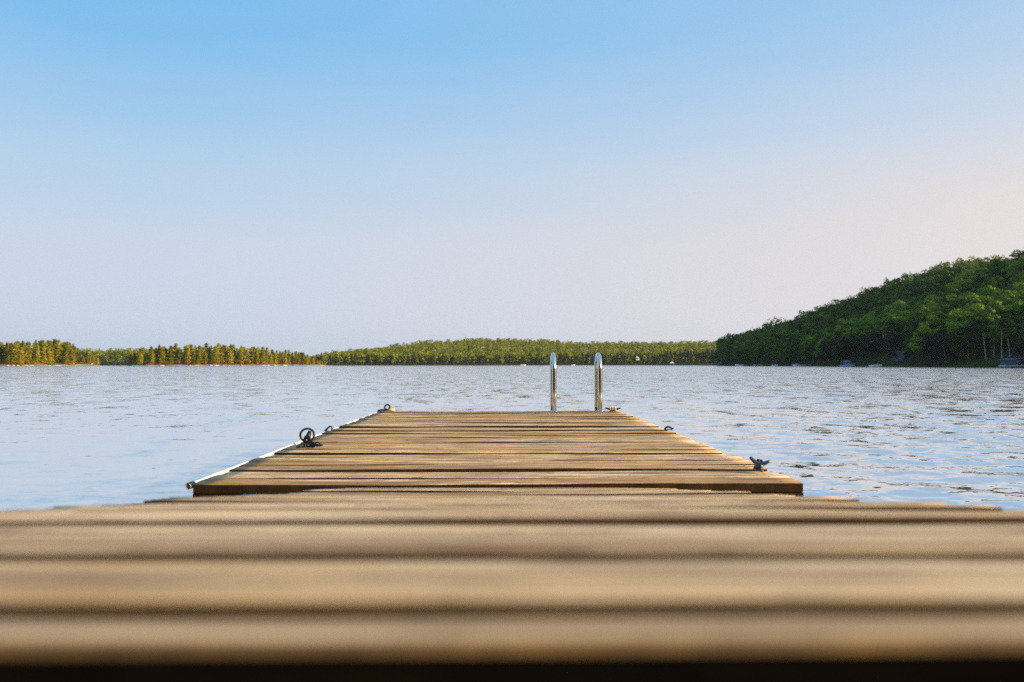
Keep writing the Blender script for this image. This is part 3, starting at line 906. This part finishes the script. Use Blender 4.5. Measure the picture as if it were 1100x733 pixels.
items = []
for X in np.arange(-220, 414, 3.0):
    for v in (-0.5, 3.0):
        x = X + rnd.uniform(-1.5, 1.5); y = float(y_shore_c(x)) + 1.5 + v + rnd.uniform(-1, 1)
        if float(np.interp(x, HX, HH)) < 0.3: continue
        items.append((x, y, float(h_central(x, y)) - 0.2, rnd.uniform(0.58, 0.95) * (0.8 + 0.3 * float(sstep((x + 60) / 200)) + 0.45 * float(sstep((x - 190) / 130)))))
forest_mass('shoreline_shade_trees', 'band of trees coloured dark for shade along the foot of the headland', items, 260, 1.1, M['leaf_shade'], pine=True, seed=14)  # headland's shaded foot is put into the leaf colour of this row

# far shore behind the islands
items = []
for X in np.arange(-760, -170, 5.5):
    for v in (3, 10, 18, 27, 38):
        x = X + rnd.uniform(-2.5, 2.5); y = 950 + 8 * math.sin(x / 50) + v + rnd.uniform(-2, 2)
        items.append((x, y, float(h_backshore(x, y)) - 0.2, rnd.uniform(0.55, 0.82) * (0.75 if x > -260 else 1.5 if x < -400 else 1)))
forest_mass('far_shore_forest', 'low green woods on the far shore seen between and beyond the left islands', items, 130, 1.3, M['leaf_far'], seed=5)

# distant ridge trees as a texture of tufts along its crest
g = np.random.default_rng(6)
n = 9000
X = g.uniform(-8000, 1200, n); Y = g.uniform(10900, 12200, n)
Z = h_ridge(X, Y)
C = np.stack([X, Y, Z + 5], 1); N = np.tile([0, -0.6, 0.8], (n, 1))
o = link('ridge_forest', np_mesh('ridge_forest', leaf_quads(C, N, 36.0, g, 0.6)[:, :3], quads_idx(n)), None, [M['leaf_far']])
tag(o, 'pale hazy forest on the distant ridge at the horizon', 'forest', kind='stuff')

# pines on the islands
PXH = [-60, 0, 30, 60, 80, 95, 118, 134, 150, 172, 200, 240, 270, 290, 310, 325, 340, 352]
PHH = [23, 25, 27, 28, 24, 18, 3, 14, 18, 22, 23.5, 24, 21.5, 19, 17, 14.5, 8, 4]
cands = []
for ki in (0, 1):
    rx, ry = ISL[ki][4], ISL[ki][5]
    for ring_d in (0.955, 0.66, 0.32, -0.10):
        nn = int(2 * rx / 3.3)
        for k in range(nn):
            a = (-1 + 2 * (k + 0.5 + rnd.uniform(-.8, .8)) / nn) * 0.96
            x, y = isl_pt(ki, a, ring_d * ry * math.sqrt(1 - a * a) + rnd.uniform(-1.5, 1.5))
            px = px_of(x, y)
            if px < -75: continue
            ht = np.interp(px, PXH, PHH) / F * y
            z = float(island_h(x, y))
            if z < 0.25: continue
            cands.append((x, y, z, ht - z, ring_d, px))
cands.sort(key=lambda c: (-c[4], c[1]))
inn = [c for c in cands if -8 < c[5]][:295]
inn_s = set(inn)
for (x, y, z, ht, ring_d, px) in inn:
    kd = rnd.randrange(len(PINE))
    H0 = max(v.co.z for v in PINE[kd].crown.vertices)if not hasattr(PINE[kd], 'H') else PINE[kd].H
    PINE[kd].H = H0
    s = max(0.16, ht / H0) * (rnd.choice([rnd.uniform(0.72, 0.95), rnd.uniform(0.9, 1.08)]) if ring_d < .8 else rnd.uniform(0.62, 1.0))
    where = 'leftmost island' if px < 115 else 'low island left of the headland'
    row = 'on the rocky waterline of the' if ring_d > 0.8 else 'in the back rows on the'
    plant(PINE[kd], 'pine_tree', f'sunlit narrow pine {row} {where}', 'tree', f'pines {row} {where}', (x, y, z - 0.2), (s * rnd.uniform(1.05, 1.4), s * rnd.uniform(1.05, 1.4), s), rnd.uniform(0, 6.28))
rest = [c for c in cands if c not in inn_s]
if rest:
    forest_mass('island_forest', 'dense pines filling the back of the left islands', [(x, y, z - 0.2, max(0.16, ht / 17) * rnd.uniform(.8, 1.0)) for x, y, z, ht, r_, px in rest], 300, 1.1, M['leaf_pine'], pine=True, seed=9)

# boulders along the island waterlines
def boulder_mesh(seed):
    bm = bmesh.new()
    bmesh.ops.create_icosphere(bm, subdivisions=3, radius=1)
    g = np.random.default_rng(seed)
    pl = g.normal(0, 1, (9, 3)); pl /= np.linalg.norm(pl, axis=1, keepdims=True)
    for v in bm.verts:
        p = np.array(v.co)
        for q in pl:
            d = p @ q
            if d > 0.72: p = p - q * (d - 0.72) * 0.85
        v.co = Vector(p + g.normal(0, 0.012, 3))
    me = bm_mesh('boulder', bm)
    me.materials.append(M['granite'])
    return me
bms = [boulder_mesh(s) for s in (1, 2, 3)]
for k in range(34):
    px = rnd.choice([rnd.uniform(8, 70), rnd.uniform(150, 340), rnd.uniform(200, 345)])
    ki = 0 if px < 115 else 1
    for a in np.linspace(-0.97, 0.97, 120):
        x, y = isl_pt(ki, a, ISL[ki][5] * math.sqrt(1 - a * a) * 0.985)
        if px_of(x, y) > px: break
    o = bpy.data.objects.new('boulder', bms[k % 3]); COL.objects.link(o)
    s = rnd.uniform(0.6, 1.3)
    o.location = (x, y - 0.3, 0.1 * s); o.scale = (s * rnd.uniform(1.2, 2.2), s, s * rnd.uniform(0.6, 0.9)); o.rotation_euler = (0, 0, rnd.uniform(0, 6))
    isl = 'leftmost island' if px < 115 else 'low island left of the headland'
    tag(o, f'pinkish granite boulder at the waterline of the {isl}', 'boulder', f'boulders along the {isl}')

# ------------------------------------------------------------------ things on the shores
def shore_right(px, off=-1.5):
    Y = 300.0
    for _ in range(60):
        X = (px - VX) / F * Y
        Y += (float(x_shore(Y)) + off - X) / max(0.15, (px - VX) / F) * 0.6
    return (px - VX) / F * Y, Y
def shore_c(px, off=-2.0):
    Y = 1000.0
    for _ in range(30):
        X = (px - VX) / F * Y
        Y = float(y_shore_c(X)) + off
    return X, Y

def loft(bm, secs, mi=0, smooth=True):
    rings = [[bm.verts.new(p) for p in s] for s in secs]
    for a, b in zip(rings, rings[1:]):
        for k in range(len(a) - 1):
            f = bm.faces.new((a[k], a[k + 1], b[k + 1], b[k])); f.smooth = smooth; f.material_index = mi
    return rings

def motorboat(px_xy, label, rz, L=5.5, cover=None):
    x, y = px_xy
    t = empty('motorboat', label, 'boat', (x, y, 0), (0, 0, rz))
    bm = bmesh.new()
    secs = []
    for k in range(9):
        u = k / 8
        w = 1.05 * (1 - u ** 3.2) ** 0.7 if u < 1 else 0.03
        w = max(w, 0.03)
        top = 0.75 + 0.30 * u * u; keel = -0.25 + 0.55 * u ** 4
        xx = -L / 2 + L * u
        secs.append([(xx, -w, top), (xx, -w * 0.92, 0.25), (xx - 0.12 * u, 0, keel), (xx, w * 0.92, 0.25), (xx, w, top), (xx, w * 0.8, top + 0.02), (xx, 0, top + (0.08 if u > 0.5 else -0.25)), (xx, -w * 0.8, top + 0.02), (xx, -w, top)])
    rg = loft(bm, secs, smooth=False)
    bm.faces.new(rg[0]); bmesh.ops.remove_doubles(bm, verts=bm.verts, dist=0.001)
    link('hull', bm_mesh('hull', bm), t, [M['hull_white']])
    bm = bmesh.new()
    add_box(bm, (0.5, 0, 1.15), (0.05, 1.5, 0.5), 0.01, Matrix.Rotation(R(-30), 4, 'Y'))
    link('windshield', bm_mesh('windshield', bm), t, [M['glass']])
    bm = bmesh.new()
    add_box(bm, (-L / 2 - 0.2, 0, 0.95), (0.4, 0.4, 0.55), 0.08); add_box(bm, (-L / 2 - 0.2, 0, 0.3), (0.18, 0.14, 1.0), 0.03)
    link('outboard_motor', bm_mesh('outboard_motor', bm), t, [M['rubber']])
    if cover:
        bm = bmesh.new()
        loft(bm, [[(-L * .4, -0.95, 0.86), (-L * .4, 0, 1.1), (-L * .4, 0.95, 0.86)], [(-0.2, -1.0, 0.95), (-0.2, 0, 1.7), (-0.2, 1.0, 0.95)], [(1.2, -0.8, 1.0), (1.2, 0, 1.15), (1.2, 0.8, 1.0)]])
        link('canvas_cover', bm_mesh('canvas_cover', bm), t, [M[cover]])
    return t

def house(xyz, label, name, cat, w, d, h, roof_h, wallm, roofm, rz=0.0, door_w=0.0, overhang=0.4):
    t = empty(name, label, cat, xyz, (0, 0, rz))
    bm = bmesh.new()
    add_box(bm, (0, 0, h / 2 - 0.4), (w, d, h + 0.8), 0.02)
    # gable triangles front and back
    for s in (-1, 1):
        yy = s * (d / 2 - 0.03)
        vs = [bm.verts.new(p) for p in ((-w / 2 + .02, yy, h - 0.02), (w / 2 - .02, yy, h - 0.02), (0, yy, h + roof_h - 0.05))]
        bm.faces.new(vs)
    link('wall', bm_mesh('wall', bm), t, [M[wallm]])
    bm = bmesh.new()
    ang = math.atan2(roof_h, w / 2); ln = math.hypot(roof_h, w / 2) + overhang
    for s in (-1, 1):
        cxr = s * (w / 4 + overhang * 0.5 * math.cos(ang)); cz = h + roof_h / 2 - overhang * 0.5 * math.sin(ang) + 0.08
        add_box(bm, (cxr, 0, cz), (ln, d + 2 * overhang, 0.13), 0.0, Matrix.Rotation(s * ang, 4, 'Y'))
    link('roof', bm_mesh('roof', bm), t, [M[roofm]])
    if door_w:
        bm = bmesh.new(); add_box(bm, (0, -d / 2 - 0.03, h * 0.42), (door_w, 0.06, h * 0.84), 0.01)
        link('door', bm_mesh('door', bm), t, [M['glass']])
    for s in ((-1, 1) if w > 4 else ()):
        xx = s * (w / 2 + (door_w or 0) / 2) / 2 if door_w else s * w * 0.25
        bm = bmesh.new(); add_box(bm, (xx, -d / 2 - 0.04, h * 0.6), (min(1.1, w * .16), 0.08, 1.1), 0.01)
        wf = link('window', bm_mesh('window', bm), t, [M['white_paint']])
        bm = bmesh.new(); add_box(bm, (xx, -d / 2 - 0.09, h * 0.6), (min(0.9, w * .13), 0.04, 0.9), 0)
        link('pane', bm_mesh('pane', bm), wf, [M['glass']])
    return t

def small_dock(xy, label, w, d, mat, rz=0.0, z=0.55):
    t = empty('lake_jetty', label, 'jetty', (xy[0], xy[1], 0), (0, 0, rz))
    bm = bmesh.new(); add_box(bm, (0, 0, z), (w, d, 0.16), 0.02)
    link('deck', bm_mesh('deck', bm), t, [M[mat]])
    for sx in (-1, 1):
        for sy in (-1, 1):
            bm = bmesh.new(); add_tube(bm, [(sx * w * .44, sy * d * .40, -1.2), (sx * w * .44, sy * d * .40, z + 0.5)], 0.10, 8)
            link('post', bm_mesh('post', bm), t, [M['grey_paint']])
    return t

# right-hand shore
x, y = shore_right(913, -4)
t = empty('pontoon_boat', 'pontoon boat under a blue and white canopy moored at the foot of the right hill', 'boat', (x, y, 0), (0, 0, R(8)))
for sy in (-1, 1):
    bm = bmesh.new(); add_tube(bm, [(-3.0, sy * 0.9, 0.15), (2.3, sy * 0.9, 0.15), (2.9, sy * 0.9, 0.28)], [0.32, 0.32, 0.08], 10)
    link('pontoon', bm_mesh('pontoon', bm), t, [M['galv']])
bm = bmesh.new(); add_box(bm, (-0.1, 0, 0.55), (5.8, 2.5, 0.12), 0.02)
link('deck', bm_mesh('deck', bm), t, [M['white_paint']])
bm = bmesh.new()
for sy in (-1, 1): add_box(bm, (0, sy * 1.2, 1.0), (5.2, 0.05, 0.7), 0.01)
add_box(bm, (2.6, 0, 1.0), (0.05, 2.34, 0.7), 0.01)
link('side_fence', bm_mesh('side_fence', bm), t, [M['blue_cloth']])
bm = bmesh.new()
loft(bm, [[(xx, -1.3, 2.35), (xx, -0.7, 2.6), (xx, 0, 2.68), (xx, 0.7, 2.6), (xx, 1.3, 2.35)] for xx in (-2.4, -0.8, 0.8)])
loft(bm, [[(xx, 1.3, 2.31), (xx, 0.7, 2.56), (xx, 0, 2.64), (xx, -0.7, 2.56), (xx, -1.3, 2.31)] for xx in (-2.4, -0.8, 0.8)])
link('canopy', bm_mesh('canopy', bm), t, [M['blue_cloth']])
bm = bmesh.new()
for sy in (-1, 1):
    add_tube(bm, [(-0.8, sy * 1.25, 1.3), (-2.3, sy * 1.28, 2.34)], 0.035, 6); add_tube(bm, [(-0.8, sy * 1.25, 1.3), (0.75, sy * 1.28, 2.34)], 0.035, 6)
link('canopy_frame', bm_mesh('canopy_frame', bm), t, [M['white_paint']])

motorboat(shore_right(944, -4), 'white motorboat moored right of the canopied pontoon boat', R(12), 5.6)
x, y = shore_right(973, 7)
house((x, y, float(h_right(x, y)) + 0.2), 'small blue grey boathouse among the trees at the foot of the right hill', 'boathouse', 'boathouse', 5.0, 6, 2.6, 1.2, 'blue_wall', 'dark_roof', R(12), 2.2)
x, y = shore_right(948, 26)
house((x, y, float(h_right(x, y)) + 5.5), 'white gabled cottage half hidden by trees above the white motorboat', 'cottage', 'cottage', 5.2, 7, 3.2, 1.8, 'white_paint', 'dark_roof', R(8), 0)
x, y = shore_right(1097, 4)
house((x, y, 0.8), 'blue grey boathouse with dark roof at the right edge of the picture', 'boathouse', 'boathouse', 6.0, 6, 1.5, 0.55, 'blue_wall', 'blue_wall', R(10), 2.0)
small_dock(shore_right(1091, -2.5), 'pale jetty in front of the boathouse at the right edge', 6.5, 2.2, 'white_paint', R(8))
small_dock(shore_right(815, -4), 'long pale bluish jetty at the far foot of the right hill', 5.4, 2.2, 'white_paint', R(0), 0.7)
motorboat(shore_right(795, -4), 'white motorboat left of the long pale jetty', R(175), 5.2)
motorboat(shore_right(834, -4), 'white motorboat just right of the long pale jetty', R(10), 4.2)
motorboat(shore_right(857, -4), 'white motorboat with blue cover below the right hill', R(-170), 4.6, 'blue_cloth')
small_dock(shore_right(868, -4), 'low grey jetty beside the boat with the blue cover', 4.2, 2.0, 'grey_paint', R(5))
# headland shore
x, y = shore_c(722, -1)
house((x, y, 0.9), 'boathouse with a rusty brown roof and white front on the headland shore', 'boathouse', 'boathouse', 8.0, 7, 2.6, 2.6, 'white_paint', 'brown_roof', R(6), 3.0, 0.6)
small_dock(shore_c(714.5, -6), 'white jetty left of the boathouse with the brown roof', 6.0, 2.4, 'white_paint', 0, 0.8)
motorboat(shore_c(730, -7), 'white motorboat right of the boathouse with the brown roof', R(5), 5.6)
motorboat(shore_c(708, -7), 'small white motorboat left of the white jetty on the headland shore', R(180), 4.6)
motorboat(shore_c(697, -7), 'white motorboat moored below the white cottage on the headland', R(15), 5.0)
motorboat(shore_c(562, -7), 'white motorboat moored left of the ladder rails on the far shore', R(0), 7.0)
motorboat(shore_c(616, -7), 'small white motorboat seen between the two ladder rails', R(0), 5.0)
x, y = shore_c(685, -1)
y += 4
house((x, y, 8.2), 'small white cottage with dark roof on the headland slope', 'cottage', 'cottage', 5.6, 6, 3.0, 2.0, 'white_paint', 'dark_roof', R(4), 1.4)
x, y = (101 - VX) / F * 945, 945
house((x, y, 0.8), 'pale boathouse on the far shore between the left islands', 'boathouse', 'boathouse', 4.4, 5, 2.6, 1.4, 'white_paint', 'dark_roof', 0, 1.6)

# birches with white stems at the right
for k, (px, off, s) in enumerate([(1041, 8.0, .85), (1060, 6.0, .9), (1068, 9.0, .85), (1077, 5.0, .9), (1086, 8.5, .8)]):
    x, y = shore_right(px, off)
    lab = ['white stemmed birch, leftmost of the birches on the right shore', 'tall white stemmed birch second from the left on the right shore',
           'white stemmed birch leaning left in the middle of the birches', 'brightest white birch stem near the waterline at the right', 'white stemmed birch beside the boathouse at the right edge'][k]
    plant(BIRCH[k % 3], 'birch_tree', lab, 'tree', 'birches on the right shore', (x, y - 2.0, float(h_right(x, y)) + 0.4), (s, s, s), rnd.uniform(-0.5, 0.5))

# unseen wood behind the camera, added to darken faces turned to it
items = []
for _ in range(70):
    X, Y = rnd.uniform(-75, 6), rnd.uniform(-45, -9)
    items.append((X, Y, float(h_near(X, Y)) - 0.2, rnd.uniform(0.7, 1.0)))
forest_mass('shore_forest', 'unseen wood on the bank behind the camera, added to darken facing surfaces', items, 500, 0.9, M['leaf_broad'], seed=12)

# ------------------------------------------------------------------ light, sky, air
def srgb(r, g_, b_):
    f = lambda c: c / 12.92 if c <= 0.04045 else ((c + 0.055) / 1.055) ** 2.4
    return tuple(f(v / 255) for v in (r, g_, b_))
sun_dir = Vector((math.sin(R(SUN_AZ)) * math.cos(R(SUN_EL)), math.cos(R(SUN_AZ)) * math.cos(R(SUN_EL)), math.sin(R(SUN_EL))))
sd = bpy.data.lights.new('sun', 'SUN'); sd.energy = 5.0; sd.angle = R(0.5); sd.color = (1.0, 0.74, 0.40)
so = bpy.data.objects.new('sun', sd); COL.objects.link(so)
so.rotation_euler = (-sun_dir).to_track_quat('-Z', 'Y').to_euler()
so.location = (100, 0, 200)

w = bpy.data.worlds.new('World'); SC.world = w; w.use_nodes = True
t = NT(w.node_tree); w.node_tree.nodes.clear()
out = t.n('ShaderNodeOutputWorld'); bg = t.n('ShaderNodeBackground'); t.l(bg.outputs[0], out.inputs['Surface'])
bg.inputs['Strength'].default_value = 0.1
sky = t.n('ShaderNodeTexSky', sky_type='NISHITA'); sky.sun_disc = False
sky.sun_elevation = R(SUN_EL); sky.sun_rotation = R(SUN_AZ); sky.altitude = 200; sky.air_density = 1.0; sky.dust_density = 1.5
tc = t.n('ShaderNodeTexCoord'); sp = t.n('ShaderNodeSeparateXYZ'); t.l(tc.outputs['Generated'], sp.inputs[0])
# evening sky: blue overhead, lavender at the horizon, rosy towards the sun
z = sp.outputs['Z']
streak = t.noise(t.mapping(tc.outputs['Generated'], (1.2, 1.2, 9.0)), 1.6, 4, 0.5)
zz = t.math('ADD', t.math('MULTIPLY', z, 0.88), t.math('MULTIPLY', t.math('SUBTRACT', streak, 0.5), 0.055))
cool = t.ramp(zz, [(0.0, srgb(198, 206, 225)), (0.06, srgb(200, 208, 226)), (0.125, srgb(196, 208, 226)), (0.206, srgb(172, 202, 228)), (0.345, srgb(116, 182, 231)), (0.55, srgb(112, 174, 228)), (0.8, srgb(150, 190, 232)), (1.0, srgb(160, 195, 232))])
warm = t.ramp(zz, [(0.0, srgb(228, 215, 214)), (0.148, srgb(227, 215, 211)), (0.23, srgb(205, 211, 224)), (0.335, srgb(164, 197, 228)), (0.55, srgb(150, 188, 228)), (0.8, srgb(172, 198, 230)), (1.0, srgb(165, 196, 231))])
hz = Vector((sun_dir.x, sun_dir.y, 0)).normalized()
s = t.math('ADD', t.math('MULTIPLY', sp.outputs['X'], hz.x), t.math('MULTIPLY', sp.outputs['Y'], hz.y))
fac = t.math('DIVIDE', t.math('ADD', s, 0.68), 1.07, clamp=True)
grad = t.mix(fac, cool, warm)
dp = t.math('ADD', s if False else t.math('ADD', t.math('MULTIPLY', sp.outputs['X'], sun_dir.x), t.math('MULTIPLY', sp.outputs['Y'], sun_dir.y)), t.math('MULTIPLY', z, sun_dir.z))
glow = t.math('MULTIPLY', t.math('POWER', t.math('MAXIMUM', dp, 0.0), 6.0), 1.2)
gl = t.n('ShaderNodeVectorMath', operation='SCALE'); gl.inputs[0].default_value = (1.0, 0.78, 0.50); t.l(glow, gl.inputs['Scale'])
ad = t.n('ShaderNodeVectorMath', operation='ADD'); t.l(grad, ad.inputs[0]); t.l(gl.outputs[0], ad.inputs[1])
sc10 = t.n('ShaderNodeVectorMath', operation='SCALE'); t.l(ad.outputs[0], sc10.inputs[0]); sc10.inputs['Scale'].default_value = 5.32
nis = t.n('ShaderNodeVectorMath', operation='SCALE'); t.l(sky.outputs[0], nis.inputs[0]); nis.inputs['Scale'].default_value = 0.012
fin = t.n('ShaderNodeVectorMath', operation='ADD'); t.l(sc10.outputs[0], fin.inputs[0]); t.l(nis.outputs[0], fin.inputs[1])
t.l(fin.outputs[0], bg.inputs['Color'])

# the air over the lake
HAZE = True
if HAZE:
    bm = bmesh.new(); add_box(bm, (-1000, 6800, 180), (24000, 14600, 420))
    hm = bpy.data.materials.new('evening haze'); hm.use_nodes = True
    ht = NT(hm.node_tree); hm.node_tree.nodes.clear()
    ho = ht.n('ShaderNodeOutputMaterial'); pv = ht.n('ShaderNodeVolumePrincipled')
    pv.inputs['Color'].default_value = (0.62, 0.80, 1.0, 1); pv.inputs['Density'].default_value = 0.000038; pv.inputs['Anisotropy'].default_value = 0.2
    ht.l(pv.outputs[0], ho.inputs['Volume'])
    tag(link('haze', bm_mesh('haze', bm), None, [hm]), 'thin evening haze over the lake', kind='stuff')

# ------------------------------------------------------------------ camera
cd = bpy.data.cameras.new('camera'); cam = bpy.data.objects.new('camera', cd); COL.objects.link(cam)
cd.sensor_width = 36; cd.lens = 36 * F / 1100
cam.location = (0, 0, CAM_Z)
pitch = math.atan((HY - 366.5) / F); yaw = math.atan((550 - VX) / F)
cam.rotation_euler = (math.pi / 2 + pitch, 0, -yaw)
cd.clip_start = 0.02; cd.clip_end = 25000
cd.dof.use_dof = True; cd.dof.focus_distance = 5.2; cd.dof.aperture_fstop = 27.8 / 7.8
SC.camera = cam

vs = SC.view_settings
vs.view_transform = 'Standard'; vs.look = 'None'; vs.exposure = 1.0; vs.gamma = 1.0; vs.use_curve_mapping = False
SC.render.resolution_x = 1024; SC.render.resolution_y = 682
SC.cycles.max_bounces = 6; SC.cycles.transparent_max_bounces = 8; SC.cycles.volume_bounces = 0
SC.cycles.use_denoising = False
SC.cycles.denoising_prefilter = 'ACCURATE'
SC.cycles.denoising_input_passes = 'RGB_ALBEDO_NORMAL'
SC.cycles.use_adaptive_sampling = False
SC.cycles.sample_clamp_indirect = 6
